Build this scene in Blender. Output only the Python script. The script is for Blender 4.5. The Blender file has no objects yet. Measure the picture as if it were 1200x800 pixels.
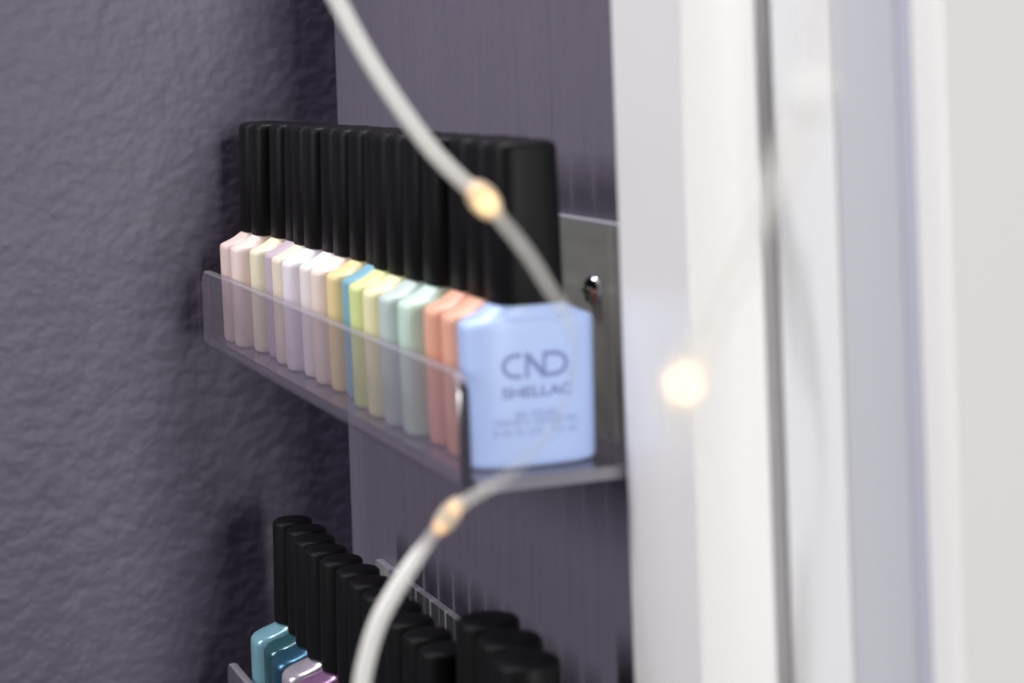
import bpy, bmesh, math, random
from mathutils import Vector, Matrix

# All dimensions below are in millimetres (mm -> metres on mesh creation).
# +X points to the wall that carries the ledges, +Y along the ledges away from the camera.
S = 0.001
C = bpy.context.scene.collection
PI = math.pi
random.seed(4)


def lin(r, g, b):
    f = lambda c: c / 12.92 if c <= 0.04045 else ((c + 0.055) / 1.055) ** 2.4
    return (f(r / 255), f(g / 255), f(b / 255), 1.0)


# ------------------------------------------------------------------ materials
def new_mat(name):
    m = bpy.data.materials.new(name)
    m.use_nodes = True
    nt = m.node_tree
    nt.nodes.clear()
    out = nt.nodes.new('ShaderNodeOutputMaterial')
    return m, nt, out


def principled(name, color, rough=0.4, metallic=0.0, spec=0.5, coat=0.0, bump=None, emit=None):
    m, nt, out = new_mat(name)
    b = nt.nodes.new('ShaderNodeBsdfPrincipled')
    b.inputs['Base Color'].default_value = color
    b.inputs['Roughness'].default_value = rough
    b.inputs['Metallic'].default_value = metallic
    b.inputs['Specular IOR Level'].default_value = spec
    b.inputs['Coat Weight'].default_value = coat
    b.inputs['Coat Roughness'].default_value = 0.08
    if emit:
        b.inputs['Emission Color'].default_value = emit[0]
        b.inputs['Emission Strength'].default_value = emit[1]
    if bump:
        tc = nt.nodes.new('ShaderNodeTexCoord')
        n = nt.nodes.new('ShaderNodeTexNoise')
        n.inputs['Scale'].default_value = bump[0]
        n.inputs['Detail'].default_value = 2
        bp = nt.nodes.new('ShaderNodeBump')
        bp.inputs['Strength'].default_value = bump[1]
        bp.inputs['Distance'].default_value = bump[2] * S
        nt.links.new(tc.outputs['Object'], n.inputs['Vector'])
        nt.links.new(n.outputs['Fac'], bp.inputs['Height'])
        nt.links.new(bp.outputs['Normal'], b.inputs['Normal'])
    nt.links.new(b.outputs['BSDF'], out.inputs['Surface'])
    return m


def plaster():
    """orange-peel textured eggshell purple paint"""
    m, nt, out = new_mat('textured_purple_paint')
    N, L = nt.nodes.new, nt.links.new
    b = N('ShaderNodeBsdfPrincipled')
    tc = N('ShaderNodeTexCoord')
    n1 = N('ShaderNodeTexNoise'); n1.inputs['Scale'].default_value = 210; n1.inputs['Detail'].default_value = 1.2
    n1.inputs['Roughness'].default_value = 0.45
    n2 = N('ShaderNodeTexNoise'); n2.inputs['Scale'].default_value = 75; n2.inputs['Detail'].default_value = 2
    mx = N('ShaderNodeMath'); mx.operation = 'MULTIPLY_ADD'; mx.inputs[1].default_value = 1.3
    L(tc.outputs['Object'], n1.inputs['Vector']); L(tc.outputs['Object'], n2.inputs['Vector'])
    L(n2.outputs['Fac'], mx.inputs[0]); L(n1.outputs['Fac'], mx.inputs[2])
    bp = N('ShaderNodeBump'); bp.inputs['Strength'].default_value = 0.7; bp.inputs['Distance'].default_value = 0.58 * S
    L(mx.outputs['Value'], bp.inputs['Height']); L(bp.outputs['Normal'], b.inputs['Normal'])
    n3 = N('ShaderNodeTexNoise'); n3.inputs['Scale'].default_value = 28; n3.inputs['Detail'].default_value = 3
    cr = N('ShaderNodeMix'); cr.data_type = 'RGBA'
    cr.inputs['A'].default_value = lin(*WALL_A1); cr.inputs['B'].default_value = lin(*WALL_A2)
    L(tc.outputs['Object'], n3.inputs['Vector']); L(n3.outputs['Fac'], cr.inputs['Factor'])
    L(cr.outputs['Result'], b.inputs['Base Color'])
    b.inputs['Roughness'].default_value = 0.5
    b.inputs['Specular IOR Level'].default_value = 0.5
    L(b.outputs['BSDF'], out.inputs['Surface'])
    return m


def brushed_paint():
    """the same purple paint with fine vertical brush marks"""
    m, nt, out = new_mat('brushed_purple_paint')
    N, L = nt.nodes.new, nt.links.new
    b = N('ShaderNodeBsdfPrincipled')
    tc = N('ShaderNodeTexCoord')
    mp = N('ShaderNodeMapping'); mp.inputs['Scale'].default_value = (1, 1, 0.07)
    n1 = N('ShaderNodeTexNoise'); n1.inputs['Scale'].default_value = 420; n1.inputs['Detail'].default_value = 3
    n2 = N('ShaderNodeTexNoise'); n2.inputs['Scale'].default_value = 260; n2.inputs['Detail'].default_value = 2
    mx = N('ShaderNodeMath'); mx.operation = 'MULTIPLY_ADD'; mx.inputs[1].default_value = 0.6
    L(tc.outputs['Object'], mp.inputs['Vector']); L(mp.outputs['Vector'], n1.inputs['Vector'])
    L(tc.outputs['Object'], n2.inputs['Vector'])
    L(n2.outputs['Fac'], mx.inputs[0]); L(n1.outputs['Fac'], mx.inputs[2])
    bp = N('ShaderNodeBump'); bp.inputs['Strength'].default_value = 0.5; bp.inputs['Distance'].default_value = 0.35 * S
    L(mx.outputs['Value'], bp.inputs['Height']); L(bp.outputs['Normal'], b.inputs['Normal'])
    cr = N('ShaderNodeMix'); cr.data_type = 'RGBA'
    cr.inputs['A'].default_value = lin(*WALL_B1); cr.inputs['B'].default_value = lin(*WALL_B2)
    L(n1.outputs['Fac'], cr.inputs['Factor']); L(cr.outputs['Result'], b.inputs['Base Color'])
    b.inputs['Roughness'].default_value = 0.5
    L(b.outputs['BSDF'], out.inputs['Surface'])
    return m


def acrylic(name, tint, ior, haze, haze_color):
    """clear sheet: Fresnel mirror on the outside of each face, tinted transmission, a little diffuse colour mixed in as haze"""
    m, nt, out = new_mat(name)
    N, L = nt.nodes.new, nt.links.new
    tr = N('ShaderNodeBsdfTransparent'); tr.inputs['Color'].default_value = tint
    df = N('ShaderNodeBsdfDiffuse'); df.inputs['Color'].default_value = haze_color
    hz = N('ShaderNodeMixShader'); hz.inputs['Fac'].default_value = haze
    L(tr.outputs['BSDF'], hz.inputs[1]); L(df.outputs['BSDF'], hz.inputs[2])
    gl = N('ShaderNodeBsdfGlossy'); gl.inputs['Roughness'].default_value = 0.05
    fr = N('ShaderNodeFresnel'); fr.inputs['IOR'].default_value = ior
    ge = N('ShaderNodeNewGeometry')
    inv = N('ShaderNodeMath'); inv.operation = 'SUBTRACT'; inv.inputs[0].default_value = 1.0
    mul = N('ShaderNodeMath'); mul.operation = 'MULTIPLY'
    L(ge.outputs['Backfacing'], inv.inputs[1]); L(inv.outputs[0], mul.inputs[0]); L(fr.outputs['Fac'], mul.inputs[1])
    mx = N('ShaderNodeMixShader')
    L(mul.outputs[0], mx.inputs['Fac']); L(hz.outputs['Shader'], mx.inputs[1]); L(gl.outputs['BSDF'], mx.inputs[2])
    L(mx.outputs['Shader'], out.inputs['Surface'])
    return m


def acrylic_edge():
    """saw-cut, flame-polished edge of the sheet: hazy and glossy"""
    m, nt, out = new_mat('acrylic_cut_edge')
    N, L = nt.nodes.new, nt.links.new
    tr = N('ShaderNodeBsdfTransparent'); tr.inputs['Color'].default_value = (0.72, 0.71, 0.74, 1)
    b = N('ShaderNodeBsdfPrincipled')
    b.inputs['Base Color'].default_value = lin(206, 202, 212); b.inputs['Roughness'].default_value = 0.15
    b.inputs['Specular IOR Level'].default_value = 0.8
    mx = N('ShaderNodeMixShader'); mx.inputs['Fac'].default_value = 0.34
    L(tr.outputs['BSDF'], mx.inputs[1]); L(b.outputs['BSDF'], mx.inputs[2])
    L(mx.outputs['Shader'], out.inputs['Surface'])
    return m


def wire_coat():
    """translucent plastic coating; 'frost' (0 clear .. 1 opaque) paints the fall of light along the wire"""
    m, nt, out = new_mat('wire_coating_baked_light')
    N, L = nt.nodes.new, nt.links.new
    at = N('ShaderNodeAttribute'); at.attribute_name = 'lit_opacity'  # opacity set stretch by stretch to paint in brighter and fainter light
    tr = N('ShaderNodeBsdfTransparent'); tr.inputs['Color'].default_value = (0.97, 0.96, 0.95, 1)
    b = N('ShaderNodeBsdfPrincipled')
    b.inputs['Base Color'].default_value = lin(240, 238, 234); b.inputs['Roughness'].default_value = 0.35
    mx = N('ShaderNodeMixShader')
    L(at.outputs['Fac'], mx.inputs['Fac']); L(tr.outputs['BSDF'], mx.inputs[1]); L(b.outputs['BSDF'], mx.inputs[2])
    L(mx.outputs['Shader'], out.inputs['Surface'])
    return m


def capsule_resin():
    m, nt, out = new_mat('clear_bulb_resin')
    N, L = nt.nodes.new, nt.links.new
    tr = N('ShaderNodeBsdfTransparent'); tr.inputs['Color'].default_value = (1.0, 0.95, 0.85, 1)
    b = N('ShaderNodeBsdfPrincipled')
    b.inputs['Base Color'].default_value = lin(240, 232, 216); b.inputs['Roughness'].default_value = 0.3
    mx = N('ShaderNodeMixShader'); mx.inputs['Fac'].default_value = 0.4
    L(tr.outputs['BSDF'], mx.inputs[1]); L(b.outputs['BSDF'], mx.inputs[2])
    L(mx.outputs['Shader'], out.inputs['Surface'])
    return m


WALL_A1, WALL_A2 = (98, 91, 112), (105, 97, 115)
WALL_B1, WALL_B2 = (98, 91, 107), (112, 104, 117)
M_A = plaster()
M_B = brushed_paint()
M_ACR = acrylic('clear_acrylic', (0.90, 0.885, 0.91, 1), 1.5, 0.085, lin(205, 194, 213))
M_PLATE = acrylic('hazy_acrylic', (0.94, 0.94, 0.94, 1), 1.3, 0.42, lin(206, 208, 204))  # same kind of sheet with more grey haze mixed in
M_EDGE = acrylic_edge()
M_BOUNCE = principled('light_bouncing_edge', lin(196, 193, 204), 0.4, metallic=0.5)  # edge whitened and made half metallic to throw light up the wall
M_END = principled('lip_end_painted_dark', lin(64, 62, 72), 0.12, spec=0.8)  # dark colour painted in for the dark reflection inside the lip
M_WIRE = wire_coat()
M_RESIN = capsule_resin()
M_MILKY = principled('milky_white_bulb', lin(242, 241, 238), 0.35)
M_CAP = principled('black_satin_plastic', lin(14, 13, 15), 0.5, spec=0.14, bump=(900, 0.08, 0.2))
M_WHITE = principled('white_gloss_trim_paint', lin(238, 236, 235), 0.3, bump=(60, 0.05, 0.5))
M_WHITE2 = principled('white_satin_frame', lin(240, 240, 241), 0.35, bump=(60, 0.05, 0.5))
M_SHADED = principled('shaded_white_frame', lin(204, 205, 211), 0.35, bump=(60, 0.05, 0.5))  # darker copy of the white frame, its shade put into the colour
M_SEAL = principled('blue_grey_seal', lin(186, 187, 202), 0.4, bump=(200, 0.1, 0.3))
M_DARK = principled('dark_gap', lin(120, 116, 112), 0.8, bump=(200, 0.1, 0.3))
M_CHROME = principled('chrome', lin(200, 200, 205), 0.14, metallic=1.0, bump=(600, 0.04, 0.1))
M_SLOT = principled('screw_recess', lin(18, 17, 18), 0.6)
M_INK = principled('slate_blue_ink', lin(116, 129, 184), 0.5)
M_INK2 = principled('pale_blue_ink', lin(132, 146, 200), 0.5)
M_GLOW = principled('warm_led', lin(255, 214, 140), 0.4, emit=((1.0, 0.80, 0.44, 1), 1.15))
M_GLOWDIM = principled('dim_amber_led', lin(240, 200, 150), 0.4, emit=((1.0, 0.62, 0.30, 1), 0.75))
M_GLOWHOT = principled('bright_led', lin(255, 236, 200), 0.4, emit=((1.0, 0.84, 0.60, 1), 17.0))
M_LEDOFF = principled('unlit_led', lin(240, 238, 230), 0.4)


# ------------------------------------------------------------------ mesh helpers
def obj(name, bm, mats, parent=None, smooth=True, angle=35):
    me = bpy.data.meshes.new(name)
    bmesh.ops.recalc_face_normals(bm, faces=bm.faces[:])
    for v in bm.verts:
        v.co *= S
    bm.to_mesh(me)
    bm.free()
    for m in (mats if isinstance(mats, (list, tuple)) else [mats]):
        me.materials.append(m)
    if smooth:
        me.polygons.foreach_set('use_smooth', [True] * len(me.polygons))
        me.set_sharp_from_angle(angle=math.radians(angle))
    o = bpy.data.objects.new(name, me)
    C.objects.link(o)
    if parent:
        o.parent = parent
    return o


def thing(name, label, cat, loc=(0, 0, 0), group=None):
    o = bpy.data.objects.new(name, None)
    o.empty_display_size = 0.01
    C.objects.link(o)
    o.location = Vector(loc) * S
    o['label'] = label
    o['category'] = cat
    if group:
        o['group'] = group
    return o


def struct(name, bm, m, smooth=False, angle=35):
    o = obj(name, bm, m, smooth=smooth, angle=angle)
    o['kind'] = 'structure'
    return o


def box(bm, x0, x1, y0, y1, z0, z1):
    r = bmesh.ops.create_cube(bm, size=1)
    for v in r['verts']:
        v.co = Vector(((x0 + x1) / 2 + v.co.x * (x1 - x0), (y0 + y1) / 2 + v.co.y * (y1 - y0), (z0 + z1) / 2 + v.co.z * (z1 - z0)))
    return r['verts']


def bevel(bm, w, seg=3):
    bmesh.ops.bevel(bm, geom=bm.edges[:], offset=w, segments=seg, profile=0.5, affect='EDGES')


def loft(bm, rings, cap0=True, cap1=True):
    vs = [[bm.verts.new(p) for p in r] for r in rings]
    n = len(rings[0])
    for a, b in zip(vs[:-1], vs[1:]):
        for i in range(n):
            bm.faces.new((a[i], a[(i + 1) % n], b[(i + 1) % n], b[i]))
    if cap0:
        bm.faces.new(vs[0][::-1])
    if cap1:
        bm.faces.new(vs[-1])


def round_rect(hw, hd, r, z, seg=8):
    r = min(r, hw * 0.999, hd * 0.999)
    pts = []
    for cx, cy, a0 in ((hw - r, hd - r, 0), (-hw + r, hd - r, PI / 2), (-hw + r, -hd + r, PI), (hw - r, -hd + r, 1.5 * PI)):
        for k in range(seg + 1):
            a = a0 + PI / 2 * k / seg
            pts.append((cx + r * math.cos(a), cy + r * math.sin(a), z))
    return pts


def superellipse(hw, hd, e, z, n=56):
    f = lambda c: math.copysign(abs(c) ** (2 / e), c)
    return [(hw * f(math.cos(2 * PI * k / n)), hd * f(math.sin(2 * PI * k / n)), z) for k in range(n)]


def catmull(pts, per=10):
    out = []
    P = [pts[0]] + list(pts) + [pts[-1]]
    for i in range(1, len(P) - 2):
        p0, p1, p2, p3 = P[i - 1], P[i], P[i + 1], P[i + 2]
        for k in range(per):
            t = k / per
            out.append(tuple(0.5 * ((2 * b) + (c - a) * t + (2 * a - 5 * b + 4 * c - d) * t * t + (3 * b - a - 3 * c + d) * t ** 3)
                             for a, b, c, d in zip(p0, p1, p2, p3)))
    out.append(tuple(pts[-1]))
    return out


def tube(bm, path, rad, n=14, vals=None, attr='lit_opacity'):
    """path of Vectors; rad a number or list; vals a float per path point stored as a vertex attribute"""
    lay = bm.verts.layers.float.new(attr) if vals else None
    rings = []
    up = Vector((0, 1, 0))
    for i, p in enumerate(path):
        t = (path[min(i + 1, len(path) - 1)] - path[max(i - 1, 0)]).normalized()
        a = t.cross(up).normalized()
        b = t.cross(a).normalized()
        r = rad[i] if isinstance(rad, (list, tuple)) else rad
        ring = []
        for k in range(n):
            an = 2 * PI * k / n
            v = bm.verts.new(p + a * (r * math.cos(an)) + b * (r * math.sin(an)))
            if lay:
                v[lay] = vals[i]
            ring.append(v)
        rings.append(ring)
    for a, b in zip(rings[:-1], rings[1:]):
        for i in range(n):
            bm.faces.new((a[i], a[(i + 1) % n], b[(i + 1) % n], b[i]))
    bm.faces.new(rings[0][::-1])
    bm.faces.new(rings[-1])


# ------------------------------------------------------------------ the room
X_WALL, Y_WALL = 199.0, 711.0
bm = bmesh.new(); box(bm, -700, X_WALL + 60, Y_WALL, Y_WALL + 60, -600, 500)
struct('wall_left', bm, M_A)
bm = bmesh.new(); box(bm, X_WALL, X_WALL + 60, 389.0, Y_WALL, -600, 500)
struct('wall_right', bm, M_B)


def prism(prof, z0=-600, z1=500):
    b = bmesh.new()
    loft(b, [[(x, y, z0) for x, y in prof], [(x, y, z1) for x, y in prof]])
    return b


bm = bmesh.new(); box(bm, -2700, 320, -1500, Y_WALL, -1340, -1300)
struct('floor', bm, principled('grey_floor', lin(120, 116, 114), 0.5, bump=(40, 0.1, 1)))

# casing that closes the near end of the ledges: its left face and the face towards the camera
def rounded(corner_pts, r, seg=5):
    """polygon with every corner rounded by r (a number, or one per corner)"""
    out, n = [], len(corner_pts)
    for i in range(n):
        p, a, c = Vector(corner_pts[i]), Vector(corner_pts[i - 1]), Vector(corner_pts[(i + 1) % n])
        q = r[i] if isinstance(r, (list, tuple)) else r
        if q <= 0:
            out.append(tuple(p)); continue
        p0, p1 = p + (a - p).normalized() * q, p + (c - p).normalized() * q
        for k in range(seg + 1):
            t = k / seg
            out.append(tuple(p0 * (1 - t) ** 2 + p * 2 * t * (1 - t) + p1 * t * t))
    return out


struct('trim_1', prism(rounded([(200, 424), (183, 424), (183, 387.4), (200.9, 386.9), (208, 386.8), (208, 388)], [0, 0.8, 0.6, 0.8, 0, 0])), M_WHITE)
# frame past the narrow gap: a flat lit step, then a face painted darker for its shade
struct('trim_2', prism(rounded([(214, 386.7), (203.4, 386.7), (203.4, 382.2), (199.9, 380.0), (205.5, 363.4), (214, 363.4), (240, 368), (240, 386.7)],
                               [0, 0, 0.6, 1.0, 1.6, 0, 0, 0])), M_WHITE2)
struct('trim_5', prism(rounded([(205.3, 363.2), (207.6, 353), (208.2, 344.6), (240, 344.6), (240, 363.2)], [0.5, 4, 0, 0, 0])), M_SHADED)
struct('trim_3', prism(rounded([(208.2, 344.5), (222, 344.5), (222, 340.8), (209.3, 340.8)], [0.6, 0, 0, 0.6])), M_SEAL)
struct('trim_4', prism(rounded([(209.4, 340.7), (211.6, 335.0), (300, 333), (300, 340.7)], [0.3, 2.0, 0, 0])), M_WHITE)


# ------------------------------------------------------------------ the clear ledges
def ledge(z_floor, y0, y1, label, screw=None):
    t = thing('acrylic_ledge', label, 'shelf', (196, y0, z_floor - 3), 'clear ledges on the purple wall')
    ox, oy, oz = 196, y0, z_floor - 3
    th, xl, top = 2.6, 143.8, z_floor + 24
    zb = z_floor - 2.8

    def sect(y, drop):
        zt = top - drop
        p = [(196.0, zb), (196.0, z_floor)]
        xi = xl + th
        for k in range(5):
            a = PI / 2 * k / 4
            p.append((xi + 1.2 - 1.2 * math.sin(a), z_floor + 1.2 - 1.2 * math.cos(a)))
        p += [(xi, zt - 0.6), (xi - 0.2, zt - 0.15), (xi - 0.6, zt), (xl + 0.6, zt), (xl + 0.2, zt - 0.15), (xl, zt - 0.6)]
        R = 3.6
        for k in range(7):
            a = PI / 2 * k / 6
            p.append((xl + R - R * math.cos(a), zb + R - R * math.sin(a)))
        return [(x - ox, y - oy, z - oz) for x, z in p]
    R = 4.0
    secs = []
    for k in range(7):
        q = R * (1 - math.cos(PI / 2 * k / 6))
        secs.append(sect(y0 + q, R - math.sqrt(max(0, R * R - (R - q) ** 2))))
    for k in range(6, -1, -1):
        q = R * (1 - math.cos(PI / 2 * k / 6))
        secs.append(sect(y1 - q, R - math.sqrt(max(0, R * R - (R - q) ** 2))))
    b = bmesh.new(); loft(b, secs)
    cut = bmesh.ops.bisect_plane(b, geom=b.verts[:] + b.edges[:] + b.faces[:], plane_co=(xl + th + 1.25 - ox, 0, 0), plane_no=(1, 0, 0))
    bmesh.ops.recalc_face_normals(b, faces=b.faces[:])
    b.normal_update()
    for f in b.faces:
        c = f.calc_center_median()
        if abs(f.normal.y) > 0.25 or c.z > top - oz - 0.75:
            f.material_index = 1
        if f.normal.y < -0.92 and c.x < -45:
            f.material_index = 2
    obj('tray', b, [M_ACR, M_EDGE, M_END], t, True, 25)
    b = bmesh.new()
    box(b, 196.15 - ox, 198.9 - ox, y0 - oy, y1 - oy, zb - oz, z_floor + 51.5 - oz)
    bevel(b, 0.35, 2)
    b.normal_update()
    for f in b.faces:
        if abs(f.normal.y) > 0.5 or f.normal.z > 0.5:
            f.material_index = 1
    obj('back_plate', b, [M_PLATE, M_BOUNCE], t, True, 25)
    if screw:
        sy, sz = screw
        b = bmesh.new()
        prof = [(0.0, 4.0), (0.5, 4.0), (1.2, 3.7), (1.9, 2.9), (2.3, 1.9), (2.45, 0.9)]
        rings = [[(196.1 - h - ox, sy + r * math.cos(2 * PI * k / 28) - oy, sz + r * math.sin(2 * PI * k / 28) - oz) for k in range(28)] for h, r in prof]
        loft(b, rings)
        s = obj('screw', b, M_CHROME, t, True, 40)
        s['label'] = 'chrome pan head screw holding the plate to the wall'
        b = bmesh.new()
        box(b, 193.45 - ox, 194.2 - ox, sy - 2.4 - oy, sy + 2.4 - oy, sz - 0.45 - oz, sz + 0.45 - oz)
        box(b, 193.45 - ox, 194.2 - ox, sy - 0.45 - oy, sy + 0.45 - oy, sz - 2.4 - oz, sz + 2.4 - oz)
        obj('cross_recess', b, M_SLOT, s, False)
    return t


ledge(-93.0, 424.6, 692.0, 'upper clear acrylic ledge full of pastel nail polish bottles, screwed to the purple wall', (470, -58.8))
ledge(-221.3, 424.6, 673.0, 'lower clear acrylic ledge at the bottom of the photo, under the round black caps')


# ------------------------------------------------------------------ bottles
BODY_E = 2.8


def body_flat():
    """broad flat bottle: 32 wide, 14.4 deep, oval plan, rounded shoulders sloping up to the cap"""
    b = bmesh.new()
    P = [(0.0, 14.0, 5.6), (0.25, 14.8, 6.3), (0.9, 15.3, 6.8), (2.0, 15.5, 7.0), (16, 15.75, 7.1), (31.4, 16.0, 7.2), (32.4, 15.9, 7.15), (33.0, 15.5, 7.0), (33.35, 14.9, 6.8), (33.7, 13.9, 6.6), (34.3, 12.4, 6.5), (35.0, 11.0, 6.5), (35.8, 9.8, 6.5), (36.3, 9.0, 6.5), (36.6, 8.5, 6.5), (36.9, 7.6, 5.8)]
    loft(b, [superellipse(w, d, BODY_E, z, 96) for z, w, d in P])
    return b


def cap_flat():
    b = bmesh.new()
    P = [(36.6, 7.6, 6.9), (36.7, 8.2, 7.3), (37.2, 8.5, 7.4), (55, 8.2, 7.35), (71.6, 7.8, 7.3), (72.6, 7.6, 7.2), (73.3, 6.9, 6.5), (73.7, 5.9, 4.7), (73.85, 4.0, 3.0)]
    loft(b, [superellipse(w, d, 3.2, z, 64) for z, w, d in P])
    return b


def body_round(h):
    b = bmesh.new()
    k = h / 43.0
    P = [(0, 12.6, 5.0), (0.4, 13.6, 6.0), (1.4, 14.3, 6.6), (3, 14.6, 6.8), (36.5 * k, 14.8, 6.9), (38.2 * k, 14.6, 6.85), (39.4 * k, 13.6, 6.7),
         (40.4 * k, 11.4, 6.5), (41.6 * k, 8.0, 6.1), (42.4 * k, 6.8, 5.8), (43.0 * k, 6.2, 5.6)]
    loft(b, [round_rect(w, d, 5.6, z, 10) for z, w, d in P])
    return b


def cap_round(z0, z1, r0, r1):
    b = bmesh.new()
    P = [(z0, r0 - 0.5), (z0 + 0.5, r0), (z1 - 1.3, r1), (z1 - 0.5, r1 - 0.18), (z1 - 0.1, r1 - 0.6), (z1 + 0.15, r1 - 1.3), (z1 + 0.3, r1 * 0.5)]
    loft(b, [[(r * math.cos(2 * PI * k / 36), 1.02 * r * math.sin(2 * PI * k / 36), z) for k in range(36)] for z, r in P])
    return b


def polish(name, rgb, rough=0.42, metallic=0.0, coat=0.0):
    return principled(name, lin(*rgb), rough, metallic, coat=coat, bump=(300, 0.03, 0.2))


# (colour word for the label, colour, X of its left edge), from the near end to the far wall
UPPER = [
    ('sky blue nail polish bottle with printed lettering, nearest on the upper ledge', (178, 200, 244), 150.6),
    ('salmon orange bottle with black cap right behind the sky blue lettered bottle', (240, 178, 152), 151.8),
    ('salmon orange bottle between the mint green one and another orange one', (240, 176, 150), 152.5),
    ('mint green bottle with black cap standing just behind the two orange bottles', (204, 230, 214), 150.6),
    ('grey green bottle with black cap between the mint and the pale yellow bottles', (196, 210, 206), 150.3),
    ('pale lemon yellow bottle between the grey green and the lime bottles', (244, 238, 188), 150.5),
    ('yellowish lime green bottle between the pale lemon and the turquoise bottles', (222, 232, 160), 151.1),
    ('turquoise blue bottle showing as a thin strip between lime and deep yellow bottles', (128, 178, 196), 153.5),
    ('deeper butter yellow bottle standing just behind the turquoise blue bottle', (238, 214, 156), 153.2),
    ('peachy pink bottle with black cap right behind the butter yellow bottle', (240, 220, 210), 152.6),
    ('very pale pink bottle between the peachy pink and the lavender white bottles', (242, 230, 228), 153.3),
    ('lavender white bottle with a wide bright side in middle of the upper row', (238, 230, 238), 151.8),
    ('cream beige narrow bottle between the lavender white and the mauve bottles', (238, 222, 204), 152.3),
    ('dusty mauve bottle standing between two cream coloured bottles on upper ledge', (198, 180, 192), 153.7),
    ('pale cream yellow bottle between the dusty mauve and the light pink bottles', (240, 232, 202), 152.5),
    ('light blush pink bottle second from the far wall on the upper ledge', (240, 218, 210), 149.6),
    ('rose beige bottle at far end of the upper ledge, next to textured wall', (226, 202, 196), 149.4),
]
me_body = me_cap = None
for i, (label, rgb, xl) in enumerate(UPPER):
    y = 433 + 15.2 * i
    t = thing('nail_polish_bottle', label, 'bottle', (xl + 15.2, y + 6.4, -92.9), 'nail polish bottles on the upper ledge')
    mat = polish('polish_upper', rgb)
    if i == 0:
        bo = obj('glass_body', body_flat(), mat, t, True, 50)
        ca = obj('cap', cap_flat(), M_CAP, t, True, 40)
        me_body, me_cap, first_body = bo.data, ca.data, bo
    else:
        bo = bpy.data.objects.new('glass_body', me_body.copy()); bo.data.materials[0] = mat
        ca = bpy.data.objects.new('cap', me_cap)
        for c in (bo, ca):
            C.objects.link(c); c.parent = t

TEAL = polish('polish_light_teal', (122, 168, 182), 0.24, 0.15, 0.3)
DTEAL = polish('polish_dark_teal', (44, 88, 94), 0.24, 0.3)
NAVY = polish('polish_blue_shimmer', (44, 88, 112), 0.3, 0.5)
SILVER = polish('polish_silver_lilac', (206, 196, 208), 0.22, 0.6)
MAUVE = polish('polish_mauve', (132, 96, 132), 0.25, 0.3)
PLUM = polish('polish_plum', (84, 52, 80), 0.25, 0.2)
ORD = ['sixth', 'seventh', 'eighth', 'ninth', 'tenth', 'eleventh', 'twelfth']
LOWER = [  # x, y of the axis, material, label
    (162.1, 650.5, TEAL, 'light teal bottle with black cap farthest back on the lower ledge'),
    (162.9, 635.9, DTEAL, 'dark green teal bottle second from far wall on the lower ledge'),
    (161.7, 621.3, NAVY, 'shimmering blue bottle third from far wall on the lower ledge'),
    (161.4, 606.7, SILVER, 'silvery lilac bottle with black cap, fourth from far wall in lower row'),
    (162.0, 592.1, MAUVE, 'mauve purple bottle beside the silvery lilac one, fifth in the lower row'),
] + [(x, y, PLUM, 'black round capped bottle %s from the far wall in the lower row' % o) for (x, y), o in zip(
    [(162.9, 577.5), (162.4, 562.9), (162.2, 548.3), (161.6, 533.7), (160.2, 519.1), (160.3, 504.5), (159.8, 489.9)], ORD)]
LZ = -221.2
me_b = me_c = None
for i, (x, y, mat, label) in enumerate(LOWER):
    t = thing('nail_polish_bottle', label, 'bottle', (x, y, LZ), 'nail polish bottles on the lower ledge')
    if i == 0:
        bo = obj('glass_body', body_round(40.8), mat, t, True, 50)
        ca = obj('cap', cap_round(40.6, 73.4, 6.95, 6.45), M_CAP, t, True, 40)
        me_b, me_c = bo.data, ca.data
    else:
        bo = bpy.data.objects.new('glass_body', me_b.copy()); bo.data.materials[0] = mat
        ca = bpy.data.objects.new('cap', me_c)
        for c in (bo, ca):
            C.objects.link(c); c.parent = t
me_b = me_c = None
for i, (x, y, label) in enumerate([
        (163.5, 466.0, 'taller wide capped black bottle at back of the three nearest in lower row'),
        (162.5, 448.3, 'taller wide capped black bottle in middle of the three nearest in lower row'),
        (160.0, 430.8, 'taller wide capped black bottle nearest the camera in the lower row')]):
    t = thing('nail_polish_bottle', label, 'bottle', (x, y, LZ), 'nail polish bottles on the lower ledge')
    if i == 0:
        bo = obj('glass_body', body_round(40.8), PLUM, t, True, 50)
        ca = obj('cap', cap_round(40.6, 86.1, 8.55, 7.7), M_CAP, t, True, 40)
        me_b, me_c = bo.data, ca.data
    else:
        bo = bpy.data.objects.new('glass_body', me_b)
        ca = bpy.data.objects.new('cap', me_c)
        for c in (bo, ca):
            C.objects.link(c); c.parent = t


# ------------------------------------------------------------------ lettering on the nearest bottle


def front(x, z):
    """y just proud of the curved front of the bottle (bottle space)"""
    t = min(max((z - 2.0) / 29.4, 0), 1)
    hw, hd = 15.5 + 0.5 * t, 7.0 + 0.2 * t
    return -hd * (1 - min(abs(x) / hw, 0.999) ** BODY_E) ** (1 / BODY_E) - 0.07


def ribbon(bm, pts, w, closed=False):
    """flat stroke of width w along (x, z) points"""
    pts = [(a[0] + (c[0] - a[0]) * k / 4, a[1] + (c[1] - a[1]) * k / 4) for a, c in zip(pts[:-1], pts[1:]) for k in range(4)] + [pts[-1]]
    n = len(pts)
    L, R = [], []
    for i, (x, z) in enumerate(pts):
        a = pts[max(i - 1, 0)]; c = pts[min(i + 1, n - 1)]
        dx, dz = c[0] - a[0], c[1] - a[1]
        l = math.hypot(dx, dz) or 1
        nx, nz = -dz / l * w / 2, dx / l * w / 2
        L.append(bm.verts.new((x + nx, front(x + nx, z + nz), z + nz))); R.append(bm.verts.new((x - nx, front(x - nx, z - nz), z - nz)))
    for i in range(n - 1):
        bm.faces.new((L[i], L[i + 1], R[i + 1], R[i]))


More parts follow.
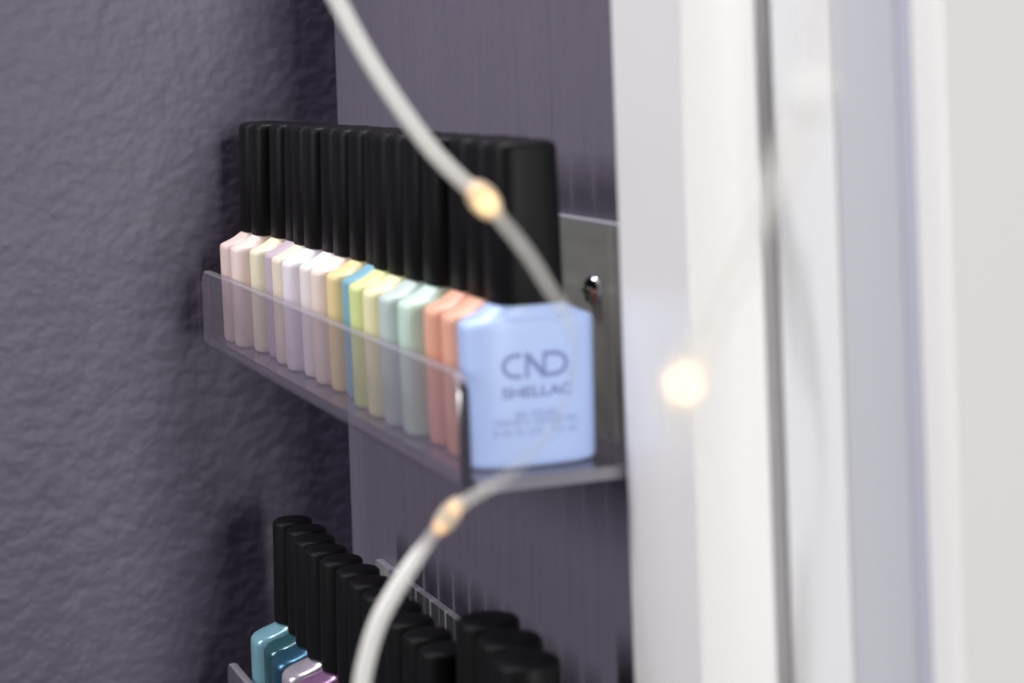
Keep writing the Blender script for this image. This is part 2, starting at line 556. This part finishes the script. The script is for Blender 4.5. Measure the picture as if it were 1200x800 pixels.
def arc(cx, cz, rx, rz, a0, a1, n=20):
    return [(cx + rx * math.cos(math.radians(a0 + (a1 - a0) * k / n)), cz + rz * math.sin(math.radians(a0 + (a1 - a0) * k / n))) for k in range(n + 1)]


LX, LZ0, LH = -8.7, 20.2, 5.8           # left, bottom, height of the large letters
w = 1.0
b = bmesh.new()
cz = LZ0 + LH / 2
h = LH / 2 - w / 2
ribbon(b, [(LX + 4.7, cz + h)] + arc(LX + 3.3, cz, 2.8, h, 90, 270) + [(LX + 4.7, cz - h)], w)      # C
ribbon(b, [(LX + 6.0, LZ0), (LX + 6.0, LZ0 + LH)], w * 0.85)                                          # N
ribbon(b, [(LX + 5.9, LZ0 + LH - 0.3), (LX + 10.3, LZ0 + 0.3)], w * 1.35)
ribbon(b, [(LX + 10.2, LZ0), (LX + 10.2, LZ0 + LH)], w * 0.85)
ribbon(b, [(LX + 10.2, cz + h), (LX + 12.4, cz + h)] + arc(LX + 12.6, cz, 3.0, h, 88, -88) + [(LX + 12.4, cz - h), (LX + 10.2, cz - h)], w)  # D
ribbon(b, [(LX + 16.2, LZ0 + 0.3), (LX + 16.8, LZ0 + 0.3)], 0.6)
o = obj('large_lettering', b, M_INK, first_body, False)


def text(name, body, size, cx, z, width, parent, mat, bold=0.0):
    cu = bpy.data.curves.new(name, 'FONT')
    cu.body = body
    cu.size = size * S
    cu.align_x = 'CENTER'
    cu.offset = bold * S
    tmp = bpy.data.objects.new(name, cu)
    C.objects.link(tmp)
    dg = bpy.context.evaluated_depsgraph_get()
    me = bpy.data.meshes.new_from_object(tmp.evaluated_get(dg))
    bpy.data.objects.remove(tmp)
    xs = [v.co.x for v in me.vertices]
    k = width * S / (max(xs) - min(xs))
    mid = (max(xs) + min(xs)) / 2
    for v in me.vertices:
        x, h = (v.co.x - mid) * k / S + cx, v.co.y / S + z
        v.co = Vector((x, front(x, h), h)) * S
    me.materials.clear()
    me.materials.append(mat)
    o = bpy.data.objects.new(name, me)
    C.objects.link(o)
    o.parent = parent
    return o


text('middle_lettering', 'SHELLAC', 3.4, -0.3, 16.0, 17.0, first_body, M_INK, 0.10)
text('small_lettering', 'GEL POLISH', 2.2, -0.9, 11.4, 10.4, first_body, M_INK2, 0.02)
text('small_lettering', 'VERNIS A ONGLES GEL', 1.9, -0.6, 9.8, 20.5, first_body, M_INK2, 0.02)
text('small_lettering', '0.25 FL OZ   7.3 mL', 2.1, -0.6, 7.5, 20.5, first_body, M_INK2, 0.03)


# ------------------------------------------------------------------ the string lights
def string_light(label, pts, rad, bulbs):
    """pts: (x, y, z, frost); bulbs: (centre, direction, length, radius, [(offset along, size, material), ...])"""
    base = Vector(pts[0][:3])
    t = thing('string_light', label, 'string light', pts[0][:3], 'strands of fairy lights')
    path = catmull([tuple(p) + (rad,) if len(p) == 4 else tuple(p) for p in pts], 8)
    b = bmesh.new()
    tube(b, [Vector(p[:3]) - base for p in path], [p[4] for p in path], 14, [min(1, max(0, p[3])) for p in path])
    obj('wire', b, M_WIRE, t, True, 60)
    for c, d, ln, r, leds in bulbs:
        d = Vector(d).normalized()
        c = Vector(c) - base
        b = bmesh.new()
        n = 14
        ps = [c + d * (ln * (k / n - 0.5)) for k in range(n + 1)]
        rs = [max(0.15, r * math.sqrt(max(0, 1 - (2 * k / n - 1) ** 2))) for k in range(n + 1)]
        tube(b, ps, rs, 18)
        bu = obj('bulb', b, M_MILKY if leds[0][2] == M_LEDOFF else M_RESIN, t, True, 60)
        for off, sz, m, stretch in leds:
            b = bmesh.new()
            ps = [c + d * (off + sz * stretch * (k / 8 - 0.5) * 2) for k in range(9)]
            rs = [max(0.08, sz * math.sqrt(max(0, 1 - (k / 4 - 1) ** 2))) for k in range(9)]
            tube(b, ps, rs, 14)
            obj('led', b, m, bu, True, 60)


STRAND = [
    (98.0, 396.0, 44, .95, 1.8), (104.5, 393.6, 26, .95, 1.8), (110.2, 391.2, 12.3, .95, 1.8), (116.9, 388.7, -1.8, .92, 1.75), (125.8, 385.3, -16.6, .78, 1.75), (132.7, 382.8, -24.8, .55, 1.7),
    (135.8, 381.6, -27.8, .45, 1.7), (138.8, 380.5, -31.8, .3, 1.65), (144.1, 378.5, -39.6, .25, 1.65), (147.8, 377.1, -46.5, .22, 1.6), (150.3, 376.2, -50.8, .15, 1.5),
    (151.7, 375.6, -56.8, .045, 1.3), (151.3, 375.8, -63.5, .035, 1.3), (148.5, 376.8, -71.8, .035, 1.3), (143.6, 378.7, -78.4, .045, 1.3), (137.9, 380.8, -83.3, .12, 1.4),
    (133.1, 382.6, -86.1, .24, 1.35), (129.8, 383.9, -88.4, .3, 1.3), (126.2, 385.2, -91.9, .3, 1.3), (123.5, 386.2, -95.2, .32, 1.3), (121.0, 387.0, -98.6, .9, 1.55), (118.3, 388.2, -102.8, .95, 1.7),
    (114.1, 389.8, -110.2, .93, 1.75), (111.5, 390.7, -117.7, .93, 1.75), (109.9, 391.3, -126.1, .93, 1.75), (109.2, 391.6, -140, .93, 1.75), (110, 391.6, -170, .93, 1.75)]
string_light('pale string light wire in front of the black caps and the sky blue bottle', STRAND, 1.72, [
    ((136.0, 381.4, -28.2), (3.0, -1.2, -4.2), 9.6, 3.1, [(-1.7, 1.9, M_GLOWDIM, 1.2), (0.7, 2.3, M_GLOW, 1.25)]),
    ((127.4, 384.6, -90.4), (-3.0, 1.1, -3.9), 9.4, 2.2, [(-1.9, 1.3, M_GLOWDIM, 1.1), (2.7, 1.35, M_GLOWDIM, 1.0)])])
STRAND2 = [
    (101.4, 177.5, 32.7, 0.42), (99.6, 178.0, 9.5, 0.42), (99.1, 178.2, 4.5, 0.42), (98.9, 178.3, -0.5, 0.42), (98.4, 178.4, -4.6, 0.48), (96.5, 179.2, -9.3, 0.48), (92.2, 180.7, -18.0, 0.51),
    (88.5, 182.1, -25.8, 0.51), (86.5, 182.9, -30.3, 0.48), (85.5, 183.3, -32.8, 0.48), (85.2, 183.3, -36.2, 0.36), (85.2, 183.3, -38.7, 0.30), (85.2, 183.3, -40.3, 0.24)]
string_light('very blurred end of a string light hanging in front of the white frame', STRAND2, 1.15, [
    ((98.4, 178.4, -4.6), (-0.5, 0.2, -1), 4.6, 1.6, [(0, 1.1, M_LEDOFF, 1.2)]),
    ((85.6, 183.3, -32.8), (-0.6, 0.2, -1), 4.4, 1.5, [(0, 0.5, M_GLOWHOT, 1.2)])])

# ------------------------------------------------------------------ light
def area(name, loc, target, sx, sy, power, color):
    d = bpy.data.lights.new(name, 'AREA')
    d.shape = 'RECTANGLE'
    d.size, d.size_y = sx * S, sy * S
    d.energy = power
    d.color = color
    o = bpy.data.objects.new(name, d)
    C.objects.link(o)
    o.location = Vector(loc) * S
    o.rotation_euler = (Vector(target) - Vector(loc)).to_track_quat('-Z', 'Y').to_euler()
    return o


area('window_daylight', (250, -1200, 130), (150, 450, -60), 160, 800, 20.5, (1.0, 0.99, 0.985))
area('side_window', (-2400, 666, 1000), (170, 520, -120), 86, 1100, 49, (0.98, 0.975, 1.0))
area('ceiling_lamp', (-150, 692, 900), (180, 520, -80), 260, 32, 6.8, (0.98, 0.97, 1.0))
area('added_edge_light', (112, 690, 1000), (190, 540, -80), 60, 36, 6, (0.98, 0.97, 1.0))  # unseen lamp added to brighten the plate edges from above

wd = bpy.data.worlds.new('room_ambience')
wd.use_nodes = True
bg = wd.node_tree.nodes['Background']
bg.inputs['Color'].default_value = (0.80, 0.79, 0.84, 1)
bg.inputs['Strength'].default_value = 0.03
bpy.context.scene.world = wd

# ------------------------------------------------------------------ camera
th, r = math.radians(20.556), 0.035
F = Vector((math.sin(th), math.cos(th), 0)); R = Vector((math.cos(th), -math.sin(th), 0)); U = Vector((0, 0, 1))
cx = R * math.cos(r) - U * math.sin(r)
cy = U * math.cos(r) + R * math.sin(r)
cam = bpy.data.cameras.new('camera')
cam.sensor_width = 36
cam.lens = 72
cam.shift_y = -334 / 1200
cam.clip_start = 0.01
cam.dof.use_dof = True
cam.dof.focus_distance = 0.655
cam.dof.aperture_fstop = 12.0
co = bpy.data.objects.new('camera', cam)
C.objects.link(co)
co.matrix_world = Matrix(((cx.x, cy.x, -F.x, 0), (cx.y, cy.y, -F.y, 0), (cx.z, cy.z, -F.z, 0), (0, 0, 0, 1)))
sc = bpy.context.scene
sc.camera = co
sc.view_settings.view_transform = 'Standard'
sc.view_settings.look = 'None'
sc.view_settings.gamma = 1
sc.view_settings.use_curve_mapping = False
sc.view_settings.exposure = 0.0
sc.cycles.transparent_max_bounces = 24
sc.cycles.max_bounces = 16
sc.cycles.transmission_bounces = 12
sc.cycles.caustics_reflective = True
sc.cycles.caustics_refractive = True
sc.cycles.blur_glossy = 0.3
